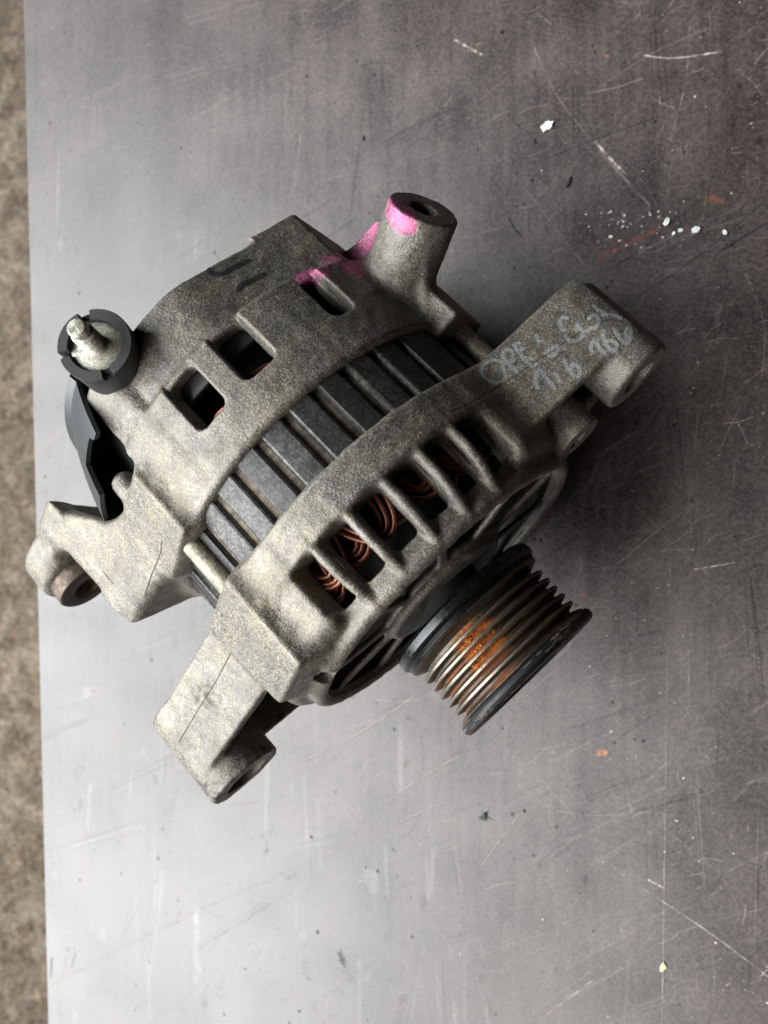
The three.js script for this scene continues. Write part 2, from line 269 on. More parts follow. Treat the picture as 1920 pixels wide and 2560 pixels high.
  for (let i = 0; i < 14; i++) { spot(1300 + (r() - 0.5) * 20, 1626 + (r() - 0.5) * 9, 2.5 + 2 * r(), 'rgba(190,110,36,0.35)'); spot(1260 + (r() - 0.5) * 14, 1285 + (r() - 0.5) * 10, 2, 'rgba(120,62,24,0.3)'); spot(1310 + (r() - 0.5) * 10, 120 + (r() - 0.5) * 8, 2, 'rgba(140,80,50,0.3)'); }
  for (let i = 0; i < 10; i++) spot(1007 + 30 * r(), 92 + 22 * r(), 3, 'rgba(150,110,90,0.3)');
  for (let i = 0; i < 1100; i++) { const x = r() * 1700, y = r() * 2250, w = 0.8 + 2.6 * r() * r() * r() * 1.6, o = 0.25 + 0.5 * r(), q = 0.7 + 0.7 * r(); spot(x, y, w, `rgba(9,8,8,${o})`, C, q); spot(x, y, w, `rgba(10,10,10,${Math.min(1, o * 1.15)})`, G, q); }
  // smudges: clusters of small dabs
  for (let i = 0; i < 150; i++) { const x = r() * 1500, y = r() * 2250, n = 6 + Math.floor(r() * 16), sp = 8 + 34 * r(), lean = r() < 0.6 ? -0.5 : 1.5, light = r() < 0.3, o = 0.06 + 0.13 * r(); for (let k = 0; k < n; k++) { const u = (r() - 0.5) * 2 * sp, v = (r() - 0.5) * sp * 0.7; spot(x + Math.cos(lean) * u - Math.sin(lean) * v, y + Math.sin(lean) * u + Math.cos(lean) * v, 1 + 5 * r() * r(), `rgba(${light ? '255,255,255' : '60,58,56'},${o * (0.6 + r())})`, G, 0.5 + r()); } }
  // grimy blots and drying marks that dull the film
  for (let i = 0; i < 420; i++) { const x = r() * 1500, y = r() * 2250, w = 1.5 + 9 * r() * r() * r(); spot(x, y, w, `rgba(${r() < 0.7 ? '90,88,86' : '255,255,255'},${0.12 + 0.24 * r()})`, G, 0.6 + 1.6 * r()); }
  for (let i = 0; i < 46; i++) { const x = 60 + r() * 1100, y = r() * 2250, L = 14 + r() * 60, q = wob([T(x, y), T(x + (r() - 0.5) * 10, y + L * 0.5), T(x + (r() - 0.5) * 14, y + L)], 12, 1.4); line(G, q, 1.5 + 4 * r(), `rgba(90,86,84,${0.14 + 0.24 * r()})`); }
  for (let i = 0; i < 120; i++) { const x = r() * 1300, y = r() * 2250, w = 4 + 16 * r() * r(); spot(x, y, w, `rgba(${r() < 0.5 ? '150,150,150' : '62,62,62'},${0.1 + 0.16 * r()})`, R, 1.6); }
  for (let i = 0; i < 60; i++) spot(40 + r() * 900, 700 + r() * 1500, 3 + 10 * r(), `rgba(12,11,11,${0.08 + 0.16 * r()})`, C, 1.1);
  // white and cream crumbs too small to pick up, thickest near the right-hand side
  for (let i = 0; i < 1300; i++) { const x = 1700 - 1000 * Math.pow(r(), 1.6), y = r() * 2260, s = 0.45 + 1.1 * r() * r() * r() * (r() < 0.12 ? 1.6 : 1); if (r() > 0.25 + 0.75 * (x - 700) / 1000) continue; spot(x, y, s * 1.4, `rgba(${220 + 30 * r()},${212 + 30 * r()},${196 + 30 * r()},${0.3 + 0.45 * r()})`, C, 0.9); }
  for (let i = 0; i < 70; i++) spot(1380 + (r() - 0.5) * 260, 500 + (r() - 0.5) * 90, 0.7 + 1.5 * r() * r(), `rgba(232,236,228,${0.6 + 0.4 * r()})`, C, 0.9);
  const gd = G.getImageData(0, 0, W, W).data, ga = new Uint8Array(W * W * 4); for (let y = 0; y < W; y++) for (let x = 0; x < W; x++) { const a = 4 * (y * W + x), b = 4 * ((W - 1 - y) * W + x); ga[b] = ga[b + 1] = ga[b + 2] = ga[b + 3] = gd[a]; }
  const tg = new THREE.DataTexture(ga, W, W); tg.wrapS = tg.wrapT = THREE.MirroredRepeatWrapping; tg.magFilter = THREE.LinearFilter; tg.minFilter = THREE.LinearMipmapLinearFilter; tg.generateMipmaps = true; tg.needsUpdate = true;
  const tc = new THREE.CanvasTexture(col), tr = new THREE.CanvasTexture(rgh); tc.colorSpace = THREE.SRGBColorSpace;
  for (const t of [tc, tr]) { t.wrapS = t.wrapT = THREE.MirroredRepeatWrapping; t.magFilter = THREE.LinearFilter; }
  const board = new THREE.MeshPhysicalMaterial({ map: tc, roughnessMap: tr, roughness: 1, metalness: 0, ior: 1.92, specularIntensity: 1, specularIntensityMap: tg, bumpMap: tr, bumpScale: 0.00004 });
  // the board itself: a slab whose far edge runs as in the photograph
  const g = new THREE.BufferGeometry(), Y1 = 0, Y0 = -21, far = 460;
  const dir = [(edgeB[0] - edgeA[0]) / (edgeB[1] - edgeA[1]), 1];
  const P = (a, b, y) => [a * e1[0] + b * e2[0], y, a * e1[1] + b * e2[1]];
  const c4 = [[edgeA[0] + dir[0] * (-far - edgeA[1]), -far], [edgeA[0] + dir[0] * (far - edgeA[1]), far], [520, far], [520, -far]];
  const pos = [], uv = [], idx = [];
  const face = (a, b, c, d, f) => { const q = pos.length / 3; for (const p of [a, b, c, d]) { pos.push(...P(...p)); uv.push(...f(p)); } idx.push(q, q + 1, q + 2, q, q + 2, q + 3); };
  const top = ([a, b]) => [(a - ox) / 640, 1 - (b - oy) / 640];
  const bv = 1.2, ins = c4.map(([a, b], i) => [a + (i < 2 ? bv : -bv), b + (i === 0 || i === 3 ? bv : -bv)]);
  face([...ins[0], Y1], [...ins[1], Y1], [...ins[2], Y1], [...ins[3], Y1], top);
  for (let i = 0; i < 4; i++) { const j = (i + 1) % 4; face([...c4[j], Y1 - bv], [...ins[j], Y1], [...ins[i], Y1], [...c4[i], Y1 - bv], top); face([...c4[i], Y0], [...c4[j], Y0], [...c4[j], Y1 - bv], [...c4[i], Y1 - bv], p => [p[0] / 640 + p[2] / 640, p[1] / 640]); }
  face([...c4[3], Y0], [...c4[2], Y0], [...c4[1], Y0], [...c4[0], Y0], top);
  g.setAttribute('position', new THREE.Float32BufferAttribute(pos, 3)); g.setAttribute('uv', new THREE.Float32BufferAttribute(uv, 2)); g.setIndex(idx); g.scale(0.001, 0.001, 0.001); g.computeVertexNormals();
  const o = new THREE.Mesh(g, board); o.name = 'tabletop'; o.receiveShadow = o.castShadow = true; scene.add(o);
  o.userData = { kind: 'structure', label: 'scratched brown resin-faced board the alternator lies on', category: 'tabletop' };
}
{
  const f1 = periodic(1024, 200, 51), f2 = periodic(1024, 70, 52), f3 = periodic(1024, 16, 53), f4 = periodic(1024, 420, 54);
  const m = texture(1024, (i, c) => { const v = 88 + (f1[i] - 0.5) * 90 + (f2[i] - 0.5) * 34 + (f3[i] - 0.5) * 40 + (f4[i] > 0.86 ? 46 : 0) - (f4[i] < 0.12 ? 26 : 0); const w = f2[i] > 0.74 ? 10 : 0; c[0] = v + 9 + w; c[1] = v - 2; c[2] = v - 15 - w * 0.6; }, true);
  m.repeat.set(14, 14);
  const b = texture(1024, (i, c) => { c[0] = c[1] = c[2] = 128 + (f1[i] - 0.5) * 120 + (f4[i] - 0.5) * 90; }); b.repeat.set(14, 14);
  const g = new THREE.PlaneGeometry(6, 6); g.rotateX(-Math.PI / 2);
  const o = new THREE.Mesh(g, new THREE.MeshStandardMaterial({ map: m, bumpMap: b, bumpScale: 0.004, roughness: 0.9 })); o.name = 'concrete_floor'; o.position.set(-0.6, -0.8, -0.6); o.rotation.y = 0.3; o.receiveShadow = true; scene.add(o);
  o.userData = { kind: 'structure', label: 'rough speckled concrete floor below the table edge', category: 'floor' };
}

// ------------------------------------------------------------------ the alternator
const alternator = new THREE.Group(); alternator.name = 'alternator'; scene.add(alternator);
alternator.userData = { label: 'used car alternator with ribbed rusty pulley lying on the scratched table', category: 'alternator' };

const EARS = [124, 3, 244];
function ear(x, y, z, deg, z0, z1, rd, more = 0) {
  const c = Math.cos(deg * D2R), s = Math.sin(deg * D2R), q = c * x + s * y, w = -s * x + c * y;
  const a = Math.abs(q - 58 - more) - 11.6 + 1, b = Math.abs(w) - 13 + 1;
  return extr((a > 0 && b > 0 ? Math.hypot(a, b) : Math.max(a, b)) - 1, z, z0, z1, rd);
}
const LB = [-96, 19.5], RB = [94, -3.3];
const armL = [[-36, 54.8], [-100.6, 32.2], [-104, 30], [-100, 8], [-93, 5.5], [-58, -22], [-36, -20]];
const armR = [[40, 29.4], [97, 9.5], [104, 5], [100, -14], [91, -16], [58, -42], [40, -38]];
const SLOTS = [[97.0, 4.0], [85.05, 4.4], [72.65, 4.5], [60.5, 4.25], [48.6, 4.25], [35.9, 5.0]], RIBS = [91.2, 78.9, 66.4, 54.6, 42.6];
const ribPath = [[63.3, 11], [63, 23], [61, 29.5], [57, 36.3]];
function frontField(x, y, z) {
  const r = Math.hypot(x, y), phi = Math.atan2(y, x) / D2R;
  let d = extr(r - 66, z, 0, 14.5, 2.2);
  const wedge = Math.min(phi - 31, 100.2 - phi) * D2R * 64;
  d = smin(d, smax(extr(r - 65.6, z, 0, 34.5, 5), wedge, 4), 3);
  d = smin(d, extr(r - (60.3 - (z - 14) * 0.07), z, 4, 38.6, 1.6), 3);
  d = smin(d, Math.hypot(r - 56.4, z - 37.2) - 2.5, 1.5);
  d = smin(d, ear(x, y, z, 124, 0, 34, 0.8), 8);
  d = smin(d, ear(x, y, z, 244, 0, 34, 1), 4);
  d = smin(d, Math.max(Math.hypot(x - 67.5, y - 3) - 8.6, Math.abs(z - 19) - 18.6), 3);
  // arms
  if (x < -30) {
    const p = poly2(armL, x, y);
    let a = extr(p, z, 0, 27.4, 1.2);
    a = smax(a, -Math.max(p + 5.2, 10 - z), 2.5);
    const b = Math.hypot(x - LB[0], y - LB[1]);
    a = smin(a, extr(b - 14.2, z, 0, 36, 1), 2.5);
    d = smin(d, a, 3);
    d = Math.max(d, -Math.max(b - 8.2, -4 + Math.abs(0)));
  }
  if (x > 30) {
    const p = poly2(armR, x, y);
    let a = extr(p, z, 0.6, 28, 1.2);
    a = smax(a, -Math.max(p + 5.2, 9 - z), 2.5);
    const b = Math.hypot(x - RB[0], y - RB[1]);
    a = smin(a, extr(b - 13, z, 3.5, 37, 1.6), 2.5);
    d = smin(d, a, 4);
    d = Math.max(d, 6.2 - b);
  }
  // hollow
  d = smax(d, -extr(r - 61.2, z, -8, 11, 1), 0.6);
  d = smax(d, -extr(r - 55.6, z, -8, 35, 3), 0.8);
  // air slots round the shoulder
  for (const [c, hw] of SLOTS) {
    const t = Math.abs(phi - c); if (t > 9) continue;
    const a = t * D2R * 61 - hw * D2R * 61 + 2.2, b = Math.abs(z - 22.6) - 8.7 + 2.2;
    const e = (a > 0 && b > 0 ? Math.hypot(a, b) : Math.max(a, b)) - 2.2;
    d = smax(d, -Math.max(e, 48 - r), 0.9);
  }
  for (const c of RIBS) {
    const t = Math.abs(phi - c); if (t > 8) continue;
    let q = 1e9; for (let i = 0; i < 3; i++) q = Math.min(q, segd(r, z, ribPath[i][0], ribPath[i][1], ribPath[i + 1][0], ribPath[i + 1][1]));
    d = smin(d, Math.hypot(t * D2R * r * 1.12, q) - 2.15, 1.2);
  }
  // open face with spokes, hub
  if (z > 28 && r < 58) {
    const sp = ((phi + 720 + 8) % 36); const t = Math.min(sp, 36 - sp) * D2R * r;
    const open = smax(Math.abs(r - 40) - 13, 1.9 - t, 2);
    d = smax(d, -Math.max(open, 30 - z), 1.2);
    d = smax(d, -Math.max(r - 53.5, 37 - z), 0.8);
    d = smin(d, extr(r - 25, z, 33, 39.6, 1.5), 2.5);
  }
  d = Math.max(d, 11 - r);
  d += (noise3(x * 0.33, y * 0.33, z * 0.33) - 0.5) * 0.34;
  for (const q of EARS) { const rq = q === 3 ? 67 : 58, b = Math.hypot(x - rq * Math.cos(q * D2R), y - rq * Math.sin(q * D2R)); if (b < 12) d = Math.max(d, -Math.max(b - 3.3, 31 - z)); }
  return d;
}
const PT0 = [57, 7.5, -41.6], PT1 = [89.4, 24.2, -46.2], PL = Math.hypot(PT1[0] - PT0[0], PT1[1] - PT0[1], PT1[2] - PT0[2]), PT = PT1.map((v, i) => (v - PT0[i]) / PL);
const roofPoly = [[-36, -21.5], [-50, -23.5], [-77, -32], [-81, -36], [-83.5, -69], [-84, -81], [-75, -81.5], [-57, -55], [-46, -47], [-36, -44]];
const legPoly = [[-72, 42.4], [-101, 32.3], [-105, 28], [-102, 8], [-94, 5], [-74, 10]];
const gusset = [[-36, 54.8], [-80, 39.4], [-72, 18], [-60, -6], [-50, -20], [-36, -20]];
const WIN = [[86.4, 5.1], [68.6, 5.1], [39.8, 3.9]];
const FC = Math.cos(51 * D2R), FS = Math.sin(51 * D2R);
function rearField(x, y, z) {
  const r = Math.hypot(x, y), phi = Math.atan2(y, x) / D2R;
  let d = extr(r - 66.2, z, -56.5, -20.8, 2.2);
  let b = extr(r - (phi > 40 ? 63.3 : 70), z, phi > 40.5 && phi < 90 ? -79 : -81.5, -40, 1.4);
  b = smax(b, x * FC + y * FS - 59.9, 1.5);
  b = smax(b, x - 60.6, 1.2);
  const low = b;
  d = smin(d, b, 3);
  if (phi > 85 || phi < -160) { const w = (phi < 0 ? 1e3 : 101 - phi) * D2R * 64; d = smin(d, smax(extr(r - 65.4, z, -81, -25, 3), w, 4), 4); }
  // the side is cut open above the plastic cover
  if (phi > 90 || phi < -90) d = smax(d, -Math.max(smax(((phi < 0 ? phi + 360 : phi) - 114.5) * D2R * 64 * -1, z + 50, 3), 1e-3 - r), 1.2);
  d = smin(d, ear(x, y, z, 124, -46, -20.6, 0.8), 7);
  if (x < -20) d = smin(d, Math.hypot(x + 40, y - 51, Math.max(0, Math.abs(z + 50) - 5)) - 4.2, 2);
  d = smin(d, ear(x, y, z, 4, -40, -16.6, 1.2, 3.4), 4);
  d = smin(d, ear(x, y, z, 244, -46, -20.6, 1), 4);
  if (x < -26) {
    const n = -0.33 * x + 0.944 * y;
    const rf = smax(smax(n - 63.9, 56.4 - n, 2), poly2(roofPoly, x, z) - 0.5, 4.5);
    d = smin(d, rf, 5);
    d = smin(d, extr(poly2(gusset, x, y), z, -42, -25.5, 3), 6);
    const q = Math.hypot(x - LB[0] + 1, y - LB[1]);
    let leg = extr(poly2(legPoly, x, y), z, -82, -69.5, 3.4);
    leg = smin(leg, extr(q - 14.5, z, -82, -66.5, 3), 4);
    d = smin(d, leg, 5);
    d = Math.max(d, 10 - q);
  }
  // boss for the upper bolt, with its webs
  if (x > 35) {
    const wx = x - PT0[0], wy = y - PT0[1], wz = z - PT0[2], t = wx * PT[0] + wy * PT[1] + wz * PT[2];
    const vx = wx - PT[0] * t, vy = wy - PT[1] * t, vz = wz - PT[2] * t, q = Math.hypot(vx, vy, vz);
    const R = 11.7 + 1.2 * sstep(14, 0, t);
    d = smin(d, extr(q - R, t, -8, PL, 1), 4.5);
    // web plate in the plane of the tube and the shaft
    const nx = -PT[1], ny = PT[0], nn = Math.hypot(nx, ny), h = (wx * nx + wy * ny) / nn;
    const web = smax(Math.abs(h - 1) - 2.6, poly2([[-14, -76], [0, -70], [14, -63], [26, -58.8], [28, -46], [26, -36], [17, -31.5], [6, -25], [-14, -22]], t, z), 1.5);
    d = smin(d, web, 3);
    d = Math.max(d, -Math.max(q - 4.6, PL - 22 - t));
  }
  d = smax(d, -extr(r - 58.6, z, -77.5, -8, 2), 0.6);
  d += (noise3(x * 0.33 + 50, y * 0.33, z * 0.33) - 0.5) * 0.34;
  for (const [c, hw] of WIN) {
    const t = Math.abs(phi - c); if (t > 10) continue;
    const a = (t - hw) * D2R * 64 + 2.4, bb = Math.abs(z + 45.2) - 9.2 + 2.4;
    d = smax(d, -Math.max((a > 0 && bb > 0 ? Math.hypot(a, bb) : Math.max(a, bb)) - 2.4, 50 - r), 1);
    const b2 = Math.abs(z + 49) - 13 + 2.4; d = smax(d, -Math.max((a > 0 && b2 > 0 ? Math.hypot(a, b2) : Math.max(a, b2)) - 2.4, 0.8 - low), 1.2);
  }
  return d;
}
// colour of the castings: raw metal with old grime, paint where it was dabbed on
const pinkSpots = [[862, 452, 6], [850, 440, 5], [872, 475, 4.5], [772, 555, 4], [762, 580, 4], [790, 520, 4], [806, 495, 3.2], [672, 594, 3.8], [652, 604, 3.2], [690, 580, 3.6], [715, 562, 3.2], [742, 556, 3]].map(([x, y, q]) => [onField(rearField, x, y), q]).filter(v => v[0]);
function metalTint(x, y, z, out) {
  const g = fbm(x * 0.045, y * 0.045, z * 0.045) - 0.5, h = fbm(x * 0.2 + 40, y * 0.2, z * 0.2) - 0.5, e = fbm(x * 0.6 + 9, y * 0.6, z * 0.6 + 70);
  const stain = sstep(0.5, 0.64, fbm(x * 0.1 + 17, y * 0.1 + 5, z * 0.1)) * sstep(0.4, 0.62, e), spark = sstep(0.62, 0.8, e);
  const rub = sstep(-48, -75, x), v = 0.285 * (1 + (0.45 + 0.3 * rub) * g + (0.2 + 0.3 * rub) * h) * (1 - (0.14 + 0.5 * rub) * stain) * (1 + 0.2 * spark), warm = 0.05 + 0.25 * g;
  out[0] = v * (1.05 + warm * 0.3); out[1] = v * 0.985; out[2] = v * (0.915 - warm * 0.6);
}
const frontColour = (x, y, z, nx, ny, nz, out) => { metalTint(x, y, z, out); };
const rearColour = (x, y, z, nx, ny, nz, out) => {
  metalTint(x + 91, y, z, out);
  if (x > 40) for (const [p, q] of pinkSpots) {
    const d = Math.hypot(x - p[0], y - p[1], z - p[2]) + (noise3(x * 0.9, y * 0.9, z * 0.9) - 0.5) * 2.4;
    if (d < q) { const w = noise3(x * 2.2, y * 2.2, z * 2.2) < 0.16 ? 0.45 : 1, k = w * (0.9 + 0.2 * noise3(x, y, z)); const th = 0.55 + 0.45 * sstep(0.2, 0.6, noise3(x * 0.5 + 3, y * 0.5, z * 0.5)) * w; out[0] += (0.72 * k - out[0]) * th; out[1] += (0.2 * k - out[1]) * th; out[2] += (0.42 * k - out[2]) * th; break; }
  }
};
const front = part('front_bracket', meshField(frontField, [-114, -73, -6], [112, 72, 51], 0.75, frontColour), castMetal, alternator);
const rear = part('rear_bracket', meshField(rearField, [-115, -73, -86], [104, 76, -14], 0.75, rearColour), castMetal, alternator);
front.userData.label = 'cast front bracket with cooling slots and chalk writing'; rear.userData.label = 'cast rear bracket with pink paint marks on its bolt boss';

// handwriting and marks on the castings (pixels of the photograph laid on the metal)
const chalk = new THREE.MeshStandardMaterial({ color: new THREE.Color().setRGB(0.31, 0.325, 0.33), roughness: 0.95, alphaMap: chalkAlpha, transparent: true, depthWrite: false });
const ink = new THREE.MeshStandardMaterial({ color: new THREE.Color().setRGB(0.018, 0.018, 0.022), roughness: 0.6, opacity: 0.8, transparent: true, depthWrite: false });
const seam = new THREE.MeshStandardMaterial({ color: new THREE.Color().setRGB(0.03, 0.026, 0.02), roughness: 0.9 });
{
  const z3 = ([x, y]) => [(1150 + x / 3.016) / KPX, (700 + y / 3.016) / KPX];
  const strokes = [
    [[340, 650], [300, 612], [240, 608], [185, 640], [160, 690], [190, 738], [240, 768], [310, 772], [345, 745], [335, 690], [322, 640]],
    [[312, 555], [350, 620], [395, 660], [440, 705]], [[312, 555], [350, 525], [395, 545], [405, 600], [370, 625]],
    [[400, 480], [430, 530], [480, 590], [540, 655]], [[400, 480], [460, 475]], [[435, 530], [495, 515]], [[480, 585], [560, 600]], [[540, 660], [590, 625]],
    [[570, 410], [600, 480]], [[630, 560], [690, 520], [745, 500], [720, 560], [660, 575]],
    [[820, 290], [775, 285], [755, 325], [775, 375], [810, 380]], [[790, 420], [830, 458], [890, 455], [935, 410]],
    [[880, 320], [900, 365], [950, 385], [1000, 350]], [[960, 300], [1010, 265], [1045, 300], [1030, 345], [985, 375]],
    [[1005, 185], [1040, 225], [1080, 235]], [[1060, 265], [1120, 262], [1185, 275], [1225, 298]], [[1060, 260], [1100, 240]],
    [[600, 822], [575, 790], [578, 720], [598, 680], [650, 740], [722, 828]], [[712, 695], [740, 740], [768, 782]], [[775, 590], [800, 640], [850, 715], [895, 725], [895, 660], [850, 635], [838, 680]],
    [[1000, 562], [985, 510], [1012, 455], [1050, 510], [1095, 560]], [[1085, 370], [1080, 430], [1110, 500], [1160, 535], [1185, 490], [1140, 460], [1095, 465]],
    [[1155, 355], [1185, 410], [1225, 465], [1250, 490]], [[1250, 490], [1285, 440], [1290, 350]], [[1270, 345], [1250, 400], [1262, 470]],
  ];
  part('chalk_writing', mergeGeometries(strokes.map(s => strokeOn(frontField, s.map(z3), 1.3))), chalk, front).userData.label = 'grey chalk handwriting on the arm';
  const z5 = ([x, y]) => [(350 + x / 3.318) / KPX, (520 + y / 3.318) / KPX];
  part('ink_mark', mergeGeometries([[[610, 448], [575, 470], [580, 520], [620, 550], [690, 545], [760, 505], [840, 468], [915, 430]], [[600, 450], [640, 455]]].map(s => strokeOn(rearField, s.map(z5), 1.9))), ink, rear);
  part('ink_mark', strokeOn(rearField, [[1045, 545], [980, 575], [900, 615], [835, 650], [815, 695]].map(z5), 2.0), ink, rear);
  const seams = [[[905, 848], [940, 868], [968, 888], [985, 884], [1050, 850], [1130, 800], [1210, 745], [1290, 698], [1325, 688]], [[500, 1408], [470, 1465], [430, 1530], [400, 1580], [385, 1605]]];
  for (const s of seams) part('casting_seam', strokeOn(frontField, s, 0.32, 0.05), seam, front);
  for (const s of [[[350, 1165], [345, 1200], [328, 1240], [312, 1290]], [[220, 1232], [232, 1246], [246, 1262]]]) part('casting_seam', strokeOn(rearField, s, 0.35, 0.05), seam, rear);
}

// stator: laminated core with one raised land per slot
const dusty = (seed, c0, c1) => texture(512, (i, c, x, y) => { const q = (y * 2) * 1024 + x * 2, v = clamp(0.45 + (nA[q] - 0.5) * 0.7 + (nC[q] - 0.5) * 0.9 + (nD[(q + seed * 7919) % 1048576] - 0.5) * 0.5, 0, 1); for (let k = 0; k < 3; k++) c[k] = c0[k] + (c1[k] - c0[k]) * v; }, true);
const landMats = [0, 1, 2].map(k => new THREE.MeshStandardMaterial({ map: dusty(k + 1, [44, 44, 44], [76 + 9 * k, 75 + 8 * k, 73 + 7 * k]), roughness: 0.4 + 0.04 * k, metalness: 0.6, bumpMap: castBump, bumpScale: 0.00004 }));
const coreMat = new THREE.MeshStandardMaterial({ map: dusty(5, [70, 62, 52], [122, 111, 95]), roughness: 0.85, metalness: 0.15, bumpMap: castBump, bumpScale: 0.0002 });
const stator = new THREE.Group(); stator.name = 'stator'; alternator.add(stator);
part('stator_core', lathe([[-26, 50], [-26, 62.3], [4, 62.3], [4, 50]], 144), coreMat, stator);
for (let i = 0; i < 36; i++) {
  const c = 27.3 + i * 10.1, hw0 = 4.35, hw1 = 3.45; if (c > 27.3 + 360 - 5) break;
  const sh = new THREE.Shape(), a = (deg, r) => [r * Math.cos(deg * D2R), r * Math.sin(deg * D2R)];
  sh.moveTo(...a(c - hw0, 62)); sh.lineTo(...a(c - hw1 - 0.25, 63.2)); sh.lineTo(...a(c - hw1, 63.9)); for (let k = -2; k <= 2; k++) sh.lineTo(...a(c + hw1 * k / 2.4, 64.2)); sh.lineTo(...a(c + hw1, 63.9)); sh.lineTo(...a(c + hw1 + 0.25, 63.2)); sh.lineTo(...a(c + hw0, 62)); sh.closePath();
  const g = new THREE.ExtrudeGeometry(sh, { depth: 28.5, bevelEnabled: false, steps: 1 }); g.translate(0, 0, -25.2);
  const p = g.attributes.position, u = g.attributes.uv; for (let k = 0; k < p.count; k++) u.setXY(k, Math.atan2(p.getY(k), p.getX(k)) * 64 / 30 + i * 0.37, p.getZ(k) / 30 + i * 0.61);
  part('stator_land', g, landMats[i % 3], stator);
}
// through bolts
const boltMat = new THREE.MeshStandardMaterial({ map: dusty(9, [104, 98, 86], [176, 168, 148]), roughness: 0.5, metalness: 0.5, bumpMap: castBump, bumpScale: 0.00008 });
for (const [x, y] of [[-33.2, 55.8], [66.9, 4.2], [-28.9, -59]]) part('through_bolt', rod([x, y, -24], [x, y, 4], 3.7, 28), boltMat, alternator);

// windings: loops of lacquered wire at both ends of the core
const copper = new THREE.MeshStandardMaterial({ color: new THREE.Color().setRGB(0.2, 0.074, 0.047), roughness: 0.34, metalness: 0.7 });
const winding = new THREE.Group(); winding.name = 'winding'; alternator.add(winding);
{
  const r = rng(5);
  const loop = (phi0, span, end, k) => {
    const wires = [], top = (end > 0 ? 23 : 15) + r() * 3, n = 9, base = 57.8 - (k % 2) * 2.4, skew = 0.35 + 0.3 * r();
    for (let w = 0; w < n; w++) {
      const pts = [], layer = w % 3, ring = Math.floor(w / 3), f0 = phi0 + ring * 2.6 + layer * 0.5 + r() * 0.5, f1 = phi0 + span - ring * 2.6 - layer * 0.9, h = top - ring * 1.9 - layer * 0.5 + (r() - 0.5) * 0.8;
      for (let i = 0; i <= 12; i++) {
        const t = i / 12, u = t + skew * 0.5 * Math.sin(Math.PI * t) * (t - 0.9), s = Math.pow(Math.sin(Math.PI * t), 0.62);
        const ph = (f0 + (f1 - f0) * clamp(u, 0, 1)) * D2R, rr = base - layer * 1.55 - 2.2 * t, zz = end > 0 ? 1 + h * s : -24 - h * s;
        pts.push(new THREE.Vector3(rr * Math.cos(ph), rr * Math.sin(ph), zz));
      }
      wires.push(new THREE.TubeGeometry(new THREE.CatmullRomCurve3(pts), 26, 0.8, 7));
    }
    part('winding_coil', mergeGeometries(wires), copper, winding);
  };
  for (let i = 0; i < 14; i++) loop(-4 + i * 8.6 + r() * 3, 21 + 8 * r(), 1, i);
  for (let i = 0; i < 9; i++) loop(20 + i * 9.5 + r() * 2, 22 + 6 * r(), -1, i);
}
// rotor and inner parts that close the view through the slots
part('rotor', lathe([[-74, 4], [-74, 44], [30, 44], [30, 12], [48, 12], [48, 4]], 64), black, alternator);
part('rectifier_ring', lathe([[-77, 40], [-77, 58], [-50, 58], [-49.5, 57.4], [-49.5, 54], [-60, 52], [-60, 40]], 96), new THREE.MeshStandardMaterial({ color: new THREE.Color().setRGB(0.06, 0.06, 0.06), roughness: 0.5, metalness: 0.3 }), alternator);

